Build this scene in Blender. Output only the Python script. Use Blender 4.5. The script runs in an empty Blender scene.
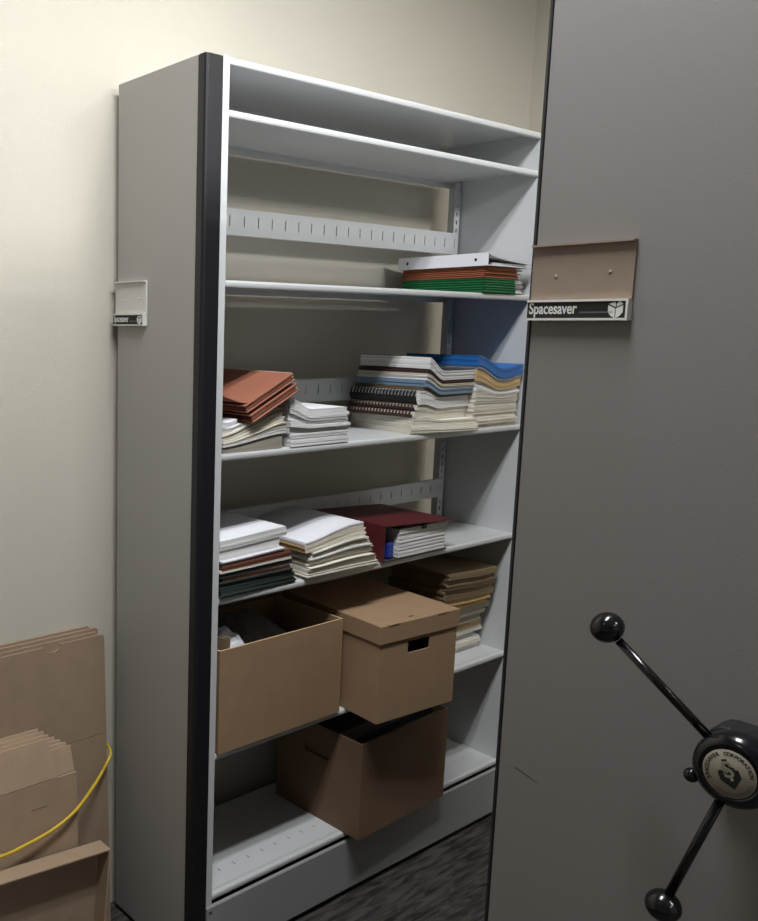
import bpy, math, random
from mathutils import Vector
RND = random.Random(7)
S = bpy.context.scene
COL = S.collection
PI = math.pi

# ------------------------------------------------------------------ materials
def lin(c):
    return tuple(((v/255.0)/12.92 if v/255.0 <= .04045 else ((v/255.0+.055)/1.055)**2.4) for v in c) + (1,)

def mat(name, rgb, rough=.5, var=.06, scale=8.0, bump=0.0, bscale=200.0, metallic=0.0, spec=.5, stretch=(1, 1, 1), rgb2=None):
    m = bpy.data.materials.new(name); m.use_nodes = True
    nt = m.node_tree; N = nt.nodes; L = nt.links
    b = N['Principled BSDF']
    b.inputs['Roughness'].default_value = rough
    b.inputs['Metallic'].default_value = metallic
    b.inputs['Specular IOR Level'].default_value = spec
    tc = N.new('ShaderNodeTexCoord'); mp = N.new('ShaderNodeMapping')
    mp.inputs['Scale'].default_value = stretch
    L.new(tc.outputs['Object'], mp.inputs['Vector'])
    nz = N.new('ShaderNodeTexNoise'); nz.inputs['Scale'].default_value = scale; nz.inputs['Detail'].default_value = 4
    L.new(mp.outputs['Vector'], nz.inputs['Vector'])
    cr = N.new('ShaderNodeValToRGB')
    c = lin(rgb)
    if rgb2 is None:
        lo = tuple(v*(1-var) for v in c[:3])+(1,); hi = tuple(min(1, v*(1+var)) for v in c[:3])+(1,)
    else:
        lo, hi = c, lin(rgb2)
    cr.color_ramp.elements[0].color = lo; cr.color_ramp.elements[0].position = .3
    cr.color_ramp.elements[1].color = hi; cr.color_ramp.elements[1].position = .7
    L.new(nz.outputs['Fac'], cr.inputs['Fac']); L.new(cr.outputs['Color'], b.inputs['Base Color'])
    if bump:
        n2 = N.new('ShaderNodeTexNoise'); n2.inputs['Scale'].default_value = bscale; n2.inputs['Detail'].default_value = 2
        L.new(tc.outputs['Object'], n2.inputs['Vector'])
        bp = N.new('ShaderNodeBump'); bp.inputs['Strength'].default_value = bump; bp.inputs['Distance'].default_value = .002
        L.new(n2.outputs['Fac'], bp.inputs['Height']); L.new(bp.outputs['Normal'], b.inputs['Normal'])
    return m

def emit(name, rgb, st):
    m = bpy.data.materials.new(name); m.use_nodes = True
    b = m.node_tree.nodes['Principled BSDF']
    b.inputs['Base Color'].default_value = lin(rgb)
    b.inputs['Emission Color'].default_value = lin(rgb); b.inputs['Emission Strength'].default_value = st
    return m

WALL = mat('cream_wall_paint', (196, 191, 178), .75, .02, 3, .25, 260)
WALL2 = mat('grey_wall_paint', (120, 118, 114), .8, .03, 3)  # for the unseen walls, kept grey to cut bounced light
CEIL = mat('ceiling_tile', (205, 204, 200), .9, .04, 60, .3, 120)
PANEL = mat('grey_panel_paint', (168, 165, 161), .5, .015, 2, .12, 500, spec=.35)
PANEL2 = mat('darker_grey_panel', (132, 128, 126), .5, .02, 2, .12, 500, spec=.35)  # a darker grey than the left end panel
SHELF = mat('pale_grey_enamel', (203, 205, 206), .36, .015, 3)
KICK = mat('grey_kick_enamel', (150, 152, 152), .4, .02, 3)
TRIM = mat('black_vinyl_trim', (20, 21, 26), .45, .08, 6, .15, 300)
BLACKP = mat('black_gloss_plastic', (13, 13, 17), .16, .1, 5)
BLACKM = mat('black_matte', (16, 16, 17), .6, .1, 9)
HOLDER = mat('pale_plate_enamel', (214, 212, 206), .5, .02, 6)
HOLDER2 = mat('brown_plate_enamel', (140, 124, 110), .55, .05, 30)
WHITEINK = mat('white_lettering', (220, 220, 216), .6, .02)
GREYINK = mat('grey_fine_print', (110, 110, 110), .6, .05)
EMBLEM = mat('cream_emblem', (142, 135, 120), .5, .04)
CARD = mat('brown_cardboard', (154, 126, 97), .85, .05, 22, .18, 160)
CARD2 = mat('dull_cardboard', (148, 127, 106), .88, .05, 20, .2, 160)
CARD3 = mat('grey_brown_cardboard', (163, 140, 116), .88, .06, 14, .3, 120)
CARDEDGE = mat('cardboard_edge', (190, 158, 120), .9, .15, 90)
CARDDK = mat('worn_cardboard', (114, 89, 68), .75, .1, 6, .3, 90)
PAPER = mat('white_paper', (222, 223, 229), .8, .02, 12)
PAPEDGE = mat('white_page_edges', (222, 221, 220), .85, .22, 5, 0, stretch=(.6, .6, 55))
CREAM = mat('cream_paper', (228, 223, 208), .8, .05, 8)
CREAMEDGE = mat('cream_page_edges', (219, 214, 200), .85, .22, 5, 0, stretch=(.6, .6, 55))
OLDEDGE = mat('greyish_page_edges', (160, 154, 140), .85, .22, 5, 0, stretch=(.6, .6, 55))
MANILA = mat('manila_folder', (190, 160, 112), .8, .08, 8)
DKMANILA = mat('dark_manila', (122, 104, 78), .8, .12, 8)  # darker manila; shade at the file pile's top put into its colour
BROWNF = mat('brown_folder', (112, 68, 52), .75, .08, 10)
RUST = mat('rust_brown_file', (150, 95, 74), .7, .07, 10, .2, 150)
ORANGE = mat('orange_brown_folder', (152, 92, 64), .7, .08, 10)
GREEN = mat('bright_green_folder', (20, 100, 56), .65, .08, 10)
DKGREEN = mat('dark_green_folder', (38, 50, 45), .7, .12, 10)
MAROON = mat('maroon_leatherette', (84, 24, 28), .5, .06, 30, .25, 400)
BLUE = mat('blue_cover', (40, 104, 178), .45, .06, 8)
SLATE = mat('slate_blue_cover', (112, 134, 156), .5, .18, 9)
TAN = mat('tan_cover', (198, 168, 122), .7, .07, 8)
DKBROWN = mat('dark_brown_cover', (58, 34, 30), .6, .1, 10)
OLIVE = mat('olive_brown_cover', (104, 90, 66), .7, .12, 10)
CHARC = mat('charcoal_cover', (50, 52, 58), .6, .1, 10)
GREYPAP = mat('grey_paper', (120, 118, 114), .8, .08, 10)
YELLOW = mat('yellow_cable_jacket', (205, 172, 42), .45, .06, 20)
BLUEPL = mat('blue_plastic', (36, 58, 150), .35, .05)
METAL = mat('galvanised_steel', (150, 150, 150), .35, .05, 20, metallic=.8)

def carpet():
    m = bpy.data.materials.new('charcoal_carpet'); m.use_nodes = True
    nt = m.node_tree; N = nt.nodes; L = nt.links; b = N['Principled BSDF']
    b.inputs['Roughness'].default_value = .95; b.inputs['Specular IOR Level'].default_value = .1
    tc = N.new('ShaderNodeTexCoord'); mp = N.new('ShaderNodeMapping'); mp.inputs['Scale'].default_value = (26, 3.5, 1)
    L.new(tc.outputs['Object'], mp.inputs['Vector'])
    n = N.new('ShaderNodeTexNoise'); n.inputs['Scale'].default_value = 3; n.inputs['Detail'].default_value = 5; n.inputs['Distortion'].default_value = .6
    L.new(mp.outputs['Vector'], n.inputs['Vector'])
    n2 = N.new('ShaderNodeTexNoise'); n2.inputs['Scale'].default_value = 420
    L.new(tc.outputs['Object'], n2.inputs['Vector'])
    mx = N.new('ShaderNodeMath'); mx.operation = 'MULTIPLY_ADD'; mx.inputs[1].default_value = .45
    L.new(n2.outputs['Fac'], mx.inputs[0]); L.new(n.outputs['Fac'], mx.inputs[2])
    cr = N.new('ShaderNodeValToRGB'); cr.color_ramp.elements[0].position = .55; cr.color_ramp.elements[1].position = .9
    cr.color_ramp.elements[0].color = lin((40, 38, 37)); cr.color_ramp.elements[1].color = lin((84, 80, 76))
    L.new(mx.outputs[0], cr.inputs['Fac']); L.new(cr.outputs['Color'], b.inputs['Base Color'])
    bp = N.new('ShaderNodeBump'); bp.inputs['Strength'].default_value = .6; bp.inputs['Distance'].default_value = .004
    L.new(n2.outputs['Fac'], bp.inputs['Height']); L.new(bp.outputs['Normal'], b.inputs['Normal'])
    return m
CARPET = carpet()

# ------------------------------------------------------------------ mesh tools
class MB:
    def __init__(s): s.v = []; s.f = []; s.m = []; s.sm = []
    def quad(s, pts, mi=0, smooth=False):
        k = len(s.v); s.v += [tuple(p) for p in pts]; s.f.append(tuple(range(k, k+len(pts)))); s.m.append(mi); s.sm.append(smooth)
    def poly(s, verts, faces, mi=0, smooth=False):
        k = len(s.v); s.v += [tuple(p) for p in verts]
        for f in faces: s.f.append(tuple(i+k for i in f)); s.m.append(mi); s.sm.append(smooth)
    def box(s, x0, y0, z0, x1, y1, z1, mi=0):
        s.poly([(x0,y0,z0),(x1,y0,z0),(x1,y1,z0),(x0,y1,z0),(x0,y0,z1),(x1,y0,z1),(x1,y1,z1),(x0,y1,z1)],
               [(0,3,2,1),(4,5,6,7),(0,1,5,4),(1,2,6,5),(2,3,7,6),(3,0,4,7)], mi)
    def obox(s, o, a, b, c, mi=0):      # box from corner o with edge vectors a, b, c
        o, a, b, c = map(Vector, (o, a, b, c))
        P = [o, o+a, o+a+b, o+b, o+c, o+a+c, o+a+b+c, o+b+c]
        F = [(0,3,2,1),(4,5,6,7),(0,1,5,4),(1,2,6,5),(2,3,7,6),(3,0,4,7)]
        if a.cross(b).dot(c) < 0: F = [f[::-1] for f in F]
        s.poly(P, F, mi)
    def prism(s, pts, fn, t0, t1, mi=0):     # 2-D outline swept from t0 to t1, fn(u, v, t)
        n = len(pts)
        V = [fn(u, v, t0) for u, v in pts]+[fn(u, v, t1) for u, v in pts]
        F = [tuple(range(n))[::-1], tuple(range(n, 2*n))]
        F += [(i, (i+1) % n, n+(i+1) % n, n+i) for i in range(n)]
        s.poly(V, F, mi)
    def tube(s, pts, r, n=10, mi=0, caps=True):
        pts = [Vector(p) for p in pts]; rs = r if isinstance(r, (list, tuple)) else [r]*len(pts)
        k = len(s.v); up = Vector((0, 0, 1))
        for i, p in enumerate(pts):
            t = (pts[min(i+1, len(pts)-1)]-pts[max(i-1, 0)]).normalized()
            a = t.cross(up if abs(t.z) < .95 else Vector((1, 0, 0))).normalized(); b = t.cross(a)
            for j in range(n):
                q = 2*PI*j/n
                s.v.append(tuple(p+(a*math.cos(q)+b*math.sin(q))*rs[i]))
        for i in range(len(pts)-1):
            for j in range(n):
                j2 = (j+1) % n
                s.f.append((k+i*n+j, k+(i+1)*n+j, k+(i+1)*n+j2, k+i*n+j2)); s.m.append(mi); s.sm.append(True)
        if caps:
            s.f.append(tuple(k+j for j in range(n))); s.m.append(mi); s.sm.append(False)
            e = k+(len(pts)-1)*n
            s.f.append(tuple(e+j for j in range(n))[::-1]); s.m.append(mi); s.sm.append(False)
    def lathe(s, prof, c, axis, n=32, mi=0):   # prof = [(r, h)] round axis from c
        c = Vector(c); ax = Vector(axis).normalized()
        a = ax.cross(Vector((0, 0, 1)) if abs(ax.z) < .9 else Vector((1, 0, 0))).normalized(); b = ax.cross(a)
        k = len(s.v)
        for r, h in prof:
            for j in range(n):
                q = 2*PI*j/n; s.v.append(tuple(c+ax*h+(a*math.cos(q)+b*math.sin(q))*max(r, 1e-5)))
        for i in range(len(prof)-1):
            for j in range(n):
                j2 = (j+1) % n
                s.f.append((k+i*n+j, k+i*n+j2, k+(i+1)*n+j2, k+(i+1)*n+j)); s.m.append(mi); s.sm.append(True)
    def ball(s, c, r, n=28, mi=0, axis=(0, 0, 1), sq=1.0):
        m = n//2
        s.lathe([(r*math.sin(PI*i/m), -r*sq*math.cos(PI*i/m)) for i in range(m+1)], c, axis, n, mi)
    def plate(s, u0, u1, v0, v1, holes, fn, th, mi=0):
        """thin plate with rectangular holes; fn(u, v, w)."""
        us = sorted({u0, u1} | {h[0] for h in holes} | {h[1] for h in holes})
        vs = sorted({v0, v1} | {h[2] for h in holes} | {h[3] for h in holes})
        us = [u for u in us if u0 <= u <= u1]; vs = [v for v in vs if v0 <= v <= v1]
        def solid(i, j):
            if i < 0 or j < 0 or i >= len(us)-1 or j >= len(vs)-1: return False
            cu, cv = (us[i]+us[i+1])/2, (vs[j]+vs[j+1])/2
            return not any(h[0] < cu < h[1] and h[2] < cv < h[3] for h in holes)
        for i in range(len(us)-1):
            for j in range(len(vs)-1):
                if not solid(i, j): continue
                a, b, c, d = us[i], us[i+1], vs[j], vs[j+1]
                s.quad([fn(a, c, 0), fn(a, d, 0), fn(b, d, 0), fn(b, c, 0)], mi)
                s.quad([fn(a, c, th), fn(b, c, th), fn(b, d, th), fn(a, d, th)], mi)
                if not solid(i-1, j): s.quad([fn(a, c, 0), fn(a, c, th), fn(a, d, th), fn(a, d, 0)], mi)
                if not solid(i+1, j): s.quad([fn(b, c, 0), fn(b, d, 0), fn(b, d, th), fn(b, c, th)], mi)
                if not solid(i, j-1): s.quad([fn(a, c, 0), fn(b, c, 0), fn(b, c, th), fn(a, c, th)], mi)
                if not solid(i, j+1): s.quad([fn(a, d, 0), fn(a, d, th), fn(b, d, th), fn(b, d, 0)], mi)
    def build(s, name, mats, parent=None, origin=None, bevel=0, seg=2):
        if not isinstance(mats, (list, tuple)): mats = [mats]
        if origin is None:
            xs, ys, zs = zip(*s.v)
            origin = ((min(xs)+max(xs))/2, (min(ys)+max(ys))/2, min(zs))
        o = Vector(origin)
        me = bpy.data.meshes.new(name)
        me.from_pydata([tuple(Vector(p)-o) for p in s.v], [], s.f)
        for m in mats: me.materials.append(m)
        me.polygons.foreach_set('material_index', s.m)
        me.polygons.foreach_set('use_smooth', s.sm)
        me.update()
        ob = bpy.data.objects.new(name, me); COL.objects.link(ob)
        ob.location = o
        if parent is not None:
            ob.parent = parent
            ob.location = o-world(parent)
        if bevel:
            md = ob.modifiers.new('bevel', 'BEVEL'); md.width = bevel; md.segments = seg; md.limit_method = 'ANGLE'
        return ob

def world(o):
    p = Vector(o.location)
    while o.parent is not None:
        o = o.parent; p = p+Vector(o.location)
    return p

def tag(o, label, cat, group=None):
    o['label'] = label; o['category'] = cat
    if group: o['group'] = group
    return o

def thing(name, label, cat, loc, group=None):
    o = bpy.data.objects.new(name, None); COL.objects.link(o)
    o.location = loc; o.empty_display_size = .05
    return tag(o, label, cat, group)

def struct(mb, name, m):
    o = mb.build(name, m); o['kind'] = 'structure'; return o

def lettering(text, size, parent, m, pos, xdir, updir, name='lettering', extrude=.0003, align='LEFT', squash=1.0):
    """flat raised letters as a mesh; pos = baseline start"""
    cu = bpy.data.curves.new('txt', 'FONT'); cu.body = text; cu.size = size; cu.extrude = extrude; cu.align_x = align; cu.offset = size*.018
    t = bpy.data.objects.new('txt', cu); COL.objects.link(t)
    bpy.context.view_layer.update()
    me = bpy.data.meshes.new_from_object(t.evaluated_get(bpy.context.evaluated_depsgraph_get()))
    bpy.data.objects.remove(t); bpy.data.curves.remove(cu)
    xd = Vector(xdir).normalized(); ud = Vector(updir).normalized(); nd = xd.cross(ud)
    mb = MB()
    V = [Vector(pos)+xd*v.co.x*squash+ud*v.co.y+nd*v.co.z for v in me.vertices]
    mb.poly(V, [tuple(p.vertices) for p in me.polygons])
    bpy.data.meshes.remove(me)
    if parent is None: return mb
    return mb.build(name, m, parent)

# ------------------------------------------------------------------ room shell
WX = -.355
YB, YF, XR, ZC = 1.79, -3.6, 5.4, 3.12
def slab(n, a, m):
    mb = MB(); mb.box(*a); return struct(mb, n, m)
slab('floor', (WX-.1, YF-.1, -.06, XR+.1, YB+.1, 0), CARPET)
slab('ceiling', (WX-.1, YF-.1, ZC, XR+.1, YB+.1, ZC+.06), CEIL)
slab('wall_left', (WX-.1, YF, 0, WX, YB, ZC), WALL)
slab('wall_back', (WX-.1, YB, 0, XR+.1, YB+.1, ZC), WALL)
slab('wall_right', (XR, YF, 0, XR+.1, YB, ZC), WALL2)
slab('wall_front', (WX-.1, YF-.1, 0, XR+.1, YF, ZC), WALL2)

# ------------------------------------------------------------------ shelving
Y0, Y1 = .065, 1.292
def shelf_mb(zt, xf, xb, y0=Y0, y1=Y1, slots=True, lip=.017):
    """xf front edge, xb back edge"""
    mb = MB(); s = 1 if xf > xb else -1
    hs = []
    if slots:
        n = int((y1-y0-.06)/.0505)
        for i in range(n+1):
            y = y0+.035+i*.0505
            for d in (.071, .205):
                a, b = xf-s*d-.006, xf-s*d+.006
                hs.append((a, b, y-.0011, y+.0011))
    mb.plate(min(xf-s*.0155, xb), max(xf-s*.0155, xb), y0, y1, hs, lambda u, v, w: (u, v, zt-.0012+w), .0012)
    r = .004
    pr = [(0, 0), (0, -lip), (.012, -lip), (.0155, -lip+r*.6), (.0165, -lip+r*1.6), (.0165, -r*1.4), (.0150, -r*.35), (.012, 0)]
    mb.prism([(xf-s*.0165+s*u, zt+v) for u, v in pr], lambda u, v, t: (u, t, v), y0, y1)
    mb.prism([(xb, zt-.001), (xb, zt-lip), (xb+s*.012, zt-lip), (xb+s*.012, zt-.001)], lambda u, v, t: (u, t, v), y0, y1)
    mb.box(min(xf, xb), y0, zt-lip, max(xf, xb), y0+.0012, zt-.001)
    mb.box(min(xf, xb), y1-.0012, zt-lip, max(xf, xb), y1, zt-.001)
    return mb

def back_stop_mb(x, z0, z1):
    mb = MB()
    hs = [(y-.0016, y+.0016, z0+.022, z1-.018) for y in [.098+i*.0505 for i in range(24)]]
    mb.plate(Y0+.004, Y1-.02, z0, z1, hs, lambda u, v, w: (x-w, u, v), .0012)
    mb.box(x-.014, Y0+.004, z1-.0012, x-.001, Y1-.02, z1)
    mb.box(x-.014, Y0+.004, z0, x-.001, Y1-.02, z0+.0012)
    mb.box(x-.0152, Y0+.004, z0, x-.014, Y1-.02, z1)
    return mb

def upright_mb(x, y0, y1, z0, z1, pitch=.0254):
    mb = MB(); hs = []
    z = z0+.03
    c = (y0+y1)/2
    while z < z1-.02:
        hs.append((c-.0035, c+.0035, z, z+.012)); z += pitch
    mb.plate(y0, y1, z0, z1, hs, lambda u, v, w: (x-w, u, v), .0015)
    mb.box(x-.02, y1-.0015, z0, x-.0015, y1, z1)
    return mb

def end_panel(root, x0, x1, m, trims, zt=2.1754, zb=.012, th=.046):
    """painted end panel with black vinyl edge; trims: which edges ('l','r')"""
    a = x0+(.0085 if 'l' in trims else 0); wr = .0134 if 'l' in trims else .026
    b = x1-(wr+.0001 if 'r' in trims else 0)
    mb = MB(); mb.box(a, 0, zb, b, th, zt)
    p = mb.build('end_panel', m, root, bevel=.0025)
    for e in trims:
        mb = MB()
        xo, xi, s = (x1, x1-wr, 1) if e == 'r' else (x0, x0+.0084, -1)
        r = .007
        pts = [(xi, -.0012), (xo-s*r, -.0012), (xo-s*r*.35, r*.35-.0012), (xo, r), (xo, th), (xi, th)]
        mb.prism(pts, lambda u, v, t: (u, v, t), zb, zt-.003)
        # slightly domed cap
        pts2 = [(u-(s*.004 if abs(u-xo) < .006 else 0), min(v+.003, th-.002) if v < .01 else v-.002) for u, v in pts]
        mb.prism(pts2, lambda u, v, t: (u, v, t), zt-.003, zt-.0005)
        mb.build('edge_trim', TRIM, root)
    return p

def label_holder(root, x0, x1, z0, z1, m, back):
    w = x1-x0; h = z1-z0; sh = h*.27
    mb = MB()
    mb.box(x0, -.004, z0+sh*.9, x1, -.0002, z1)
    mb.box(x0, -.011, z1-.003, x1, -.004, z1)                     # top lip
    lh = mb.build('label_holder', m, root)
    for u, v in ((.25, .42), (.78, .46)):
        mb = MB(); mb.lathe([(0, .0015), (.0022, .001), (.003, 0)], (x0+u*w, -.004, z0+sh+(h-sh)*v), (0, -1, 0), 12)
        mb.build('rivet', m, lh)
    mb = MB()
    t = .0032; zs = z0+sh
    mb.box(x0, -.013, zs-t, x1, -.0005, zs); mb.box(x0, -.013, z0, x1, -.0005, z0+t)
    mb.box(x1-t, -.013, z0+t, x1, -.0005, zs-t)
    mb.build('channel_frame', HOLDER, lh)
    mb = MB(); mb.box(x0+.0002, -.0112, z0+t, x1-t, -.002, zs-t)
    mb.build('name_strip', BLACKM, lh)
    sz = (sh-2*t)*.98
    lettering('Spacesaver', sz, lh, WHITEINK, (x0+.003, -.0113, z0+t+sz*.28), (1, 0, 0), (0, 0, 1), squash=.88*w*.56/(sz*5.05*.88))
    mb = MB(); yy = -.0116
    a = x0+w*.54; k = 0
    while a < x0+w*.86:
        ww = RND.uniform(.0008, .0018)
        mb.box(a, yy, z0+t+sz*.30, a+ww, yy+.0003, z0+t+sz*.40); a += ww+.0006
    mb.build('fine_print', GREYINK, lh)
    mb = MB(); cx, cz = x1-t-sz*.62, (z0+zs)/2; q = sz*.52
    def lp(pts, y=yy): mb.prism([(cx+u*q, cz+v*q) for u, v in pts], lambda u, v, tt: (u, tt, v), y+.0003, y)
    lp([(-.86, .5), (-.05, .12), (-.05, -1.0), (-.5, -.75), (-.86, -.3)])
    lp([(.05, .12), (.86, .5), (.86, -.3), (.5, -.75), (.05, -1.0)])
    lp([(-.8, .66), (-.1, .9), (.05, .62), (-.02, .28)]); lp([(.12, .3), (.16, .72), (.45, 1.0), (.85, .64)])
    mb.build('emblem', WHITEINK, lh)
    return lh

SH = dict(canopy=2.1754, s2=2.067, s3=1.702, s4=1.307, s5=.961, s6=.569, s7=.197)
unit = thing('shelving_unit', 'tall pale grey steel shelving unit with open shelves full of papers against the cream wall', 'shelving', (-.16, .66, 0))
end_panel(unit, -.333, 0, PANEL, 'r')
label_holder(unit, -.336, -.206, 1.599, 1.706, HOLDER, PANEL)
mb = MB(); mb.box(-.312, .0465, .03, -.004, .0485, 2.172); mb.box(-.004, .0465, .165, 0, Y0, 2.175); mb.box(-.02, .0485, .18, -.0035, Y0, 2.165)
mb.build('side_panel', SHELF, unit)
mb = MB(); mb.box(-.312, Y1+.0003, .02, -.004, Y1+.0025, 2.172); mb.box(-.004, Y1+.0003, .02, 0, Y1+.02, 2.175)
mb.build('side_panel', SHELF, unit)
for key, z in SH.items():
    shelf_mb(z, -.0015, -.333 if key == 'canopy' else -.312, slots=key != 'canopy').build('canopy' if key == 'canopy' else 'shelf', SHELF, unit)  # backs extended toward the wall to block light leaking behind the shelves
for za, zb in ((1.836, 1.903), (1.386, 1.452), (1.040, 1.100)):
    back_stop_mb(-.258, za, zb).build('back_stop', SHELF, unit)
upright_mb(-.262, Y1-.036, Y1-.008, .2, 2.06).build('upright', SHELF, unit)
upright_mb(-.262, Y0, Y0+.026, .2, 2.06).build('upright', SHELF, unit)
mb = MB(); mb.prism([(.004, .02), (.004, .1675), (.0015, .1705), (-.004, .1705), (-.004, .02)], lambda u, v, t: (u, t, v), .0465, 1.32)
kp = mb.build('kick_plate', KICK, unit)
mb = MB(); mb.lathe([(0, .002), (.004, .0015), (.005, 0)], (.004, .058, .157), (1, 0, 0), 12); mb.build('screw', METAL, kp)
mb = MB(); mb.box(-.325, .047, 0, -.006, 1.318, .16); mb.build('carriage_base', BLACKM, unit)

# second carriage, at the right, double-faced
XA, XB = .7685, 1.48
car = thing('mobile_shelving_carriage', 'large grey carriage end at right with brown label plate and black spoked hand wheel', 'shelving', ((XA+XB)/2, .66, 0))
end_panel(car, XA, XB, PANEL2, 'lr')
label_holder(car, XA+.008, .9245, 1.611, 1.7205, HOLDER2, PANEL2)
for ys in (.0465, Y1+.0003):
    mb = MB(); mb.box(XA+.004, ys, .03, XB-.004, ys+.002, 2.172); mb.build('side_panel', SHELF, car)
for z in SH.values():
    shelf_mb(z, XA+.0015, XA+.273, slots=False).build('shelf', KICK, car)  # aisle-side shelves in a darker enamel to cut bounced light
    shelf_mb(z, XB-.0015, XB-.273, slots=False).build('shelf', SHELF, car)
mb = MB(); mb.box((XA+XB)/2-.002, .05, .2, (XA+XB)/2+.002, Y1, 2.14); mb.build('back_sheet', BLACKM, car)  # centre sheet blackened to cut light bounced into the aisle
mb = MB(); mb.box(XA-.002, .0465, .02, XA+.004, 1.32, .176); mb.build('kick_plate', KICK, car)
mb = MB(); mb.box(XB-.004, .0465, .02, XB+.002, 1.32, .176); mb.build('kick_plate', KICK, car)
mb = MB(); mb.box(XA+.006, .047, 0, XB-.006, 1.318, .168); mb.build('carriage_base', BLACKM, car)
mb = MB(); mb.obox((0.805, -.0003, 0.905), (0.039, 0, -0.01), (.0002, 0, .0007), (0, .0003, 0)); mb.build('scuff_mark', BLACKM, car)
# hand wheel
HC = Vector((1.1415, 0, 1.0765))
mb = MB()
hy = -.118
mb.lathe([(.026, .0), (.026, .05), (.030, .062), (.036, .068), (.043, .078), (.0455, .090), (.0455, .104), (.043, .112), (.036, .1165), (.0302, .118), (.0302, .1165), (0, .1165)], (HC.x, 0, HC.z), (0, -1, 0), 48)
hub = mb.build('hand_wheel_hub', BLACKP, car)
mb = MB()
a = 0.0
def hb(u, v, y): return (HC.x+u*math.cos(a)-v*math.sin(a), y, HC.z+u*math.sin(a)+v*math.cos(a))
pts = []
for cx_, q0, q1 in ((.135, -90, 90), (-.034, 90, 270)):
    for i in range(9):
        q = math.radians(q0+(q1-q0)*i/8); pts.append((cx_+.024*math.cos(q), .000+.024*math.sin(q)))
mb.prism(pts, lambda u, v, t: hb(u, v, t), -.0005, -.042)
mb.build('gear_housing', BLACKM, car, bevel=.003)
mb = MB(); mb.lathe([(0, .1182), (.0286, .1182), (.0290, .1178), (.0290, .1166)], (HC.x, 0, HC.z), (0, -1, 0), 48)
em = mb.build('emblem_disc', EMBLEM, hub)
tilt = math.radians(25); yE = -.1183
def ep(u, v, y=yE): return (HC.x+u*math.cos(tilt)-v*math.sin(tilt), y, HC.z+u*math.sin(tilt)+v*math.cos(tilt))
mb = MB()
def ring_text(txt, r, a0, a1, size):
    n = len(txt)
    for i, ch in enumerate(txt):
        if ch == ' ': continue
        q = math.radians(a0+(a1-a0)*i/(n-1)); qq = q+tilt
        c = Vector((HC.x+r*math.cos(qq), yE, HC.z+r*math.sin(qq)))
        t = lettering(ch, size, None, None, c, (math.sin(qq), 0, -math.cos(qq)), (math.cos(qq), 0, math.sin(qq)), align='CENTER', extrude=.0002)
        mb.poly(t.v, t.f)
ring_text('SPACESAVER', .0222, 186, 102, .0060)
ring_text('CORPORATION', .0222, 80, -12, .0060)
arc = [math.radians(-35-110*i/20)+tilt for i in range(21)]
for r_ in (.0236, .0258):
    for i in range(20):
        P4 = [(HC.x+rr*math.cos(q), yE-.0002, HC.z+rr*math.sin(q)) for rr, q in ((r_, arc[i]), (r_+.0005, arc[i]), (r_+.0005, arc[i+1]), (r_, arc[i+1]))]
        mb.quad(P4)
def emb(pts, y0=yE+.0002, y1=yE-.0002, b=None): (b or mb).prism([(u*.028, v*.028) for u, v in pts], lambda u, v, t: ep(u, v, t), y0, y1)
emb([(-.42, .12), (-.30, .20), (-.05, .02), (.08, .18), (.42, .12), (.42, -.22), (0, -.66), (-.42, -.22)])
emb([(-.10, .62), (.10, .62), (.10, .30), (.30, .22), (.24, .12), (-.02, .2), (-.02, .48), (-.10, .48)])
mb.build('emblem_print', BLACKM, hub)
mb = MB()
st = lettering('S', .027, None, None, ep(0.0, -.004, yE-.0002), (math.cos(tilt), 0, math.sin(tilt)), (-math.sin(tilt), 0, math.cos(tilt)), align='CENTER', extrude=.0002)
mb.poly(st.v, st.f)
mb.lathe([(0, .1188), (.0018, .1187), (.0024, .1182)], ep(.001, -.007, 0), (0, -1, 0), 12)
mb.build('emblem_letter', EMBLEM, hub)
for ang, ln in ((138.5, .207), (254.8, .2095), (18, .208)):
    q = math.radians(ang); d = Vector((math.cos(q), 0, math.sin(q)))
    c0 = HC+Vector((0, -.098, 0))+d*.038; c1 = HC+Vector((0, -.119, 0))+d*(ln-.02)
    mb = MB(); mb.tube([c0, c1], .0056, 14)
    arm = mb.build('handle_arm', BLACKP, car)
    mb = MB(); mb.ball(HC+Vector((0, -.12, 0))+d*ln, .0212, 32, axis=d, sq=.92)
    mb.build('knob', BLACKP, arm)
mb = MB()
c = HC+Vector((-.043, -.098, -.028)); mb.tube([c+Vector((.010, 0, .006)), c], .004, 10); mb.ball(c+Vector((-.004, 0, 0)), .0092, 20)
mb.build('lock_pin', BLACKP, hub)

# ------------------------------------------------------------------ paper tools
class Stack:
    def __init__(s, z): s.z = z; s.h = 0.0

def ident(y, h): return 0

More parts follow.
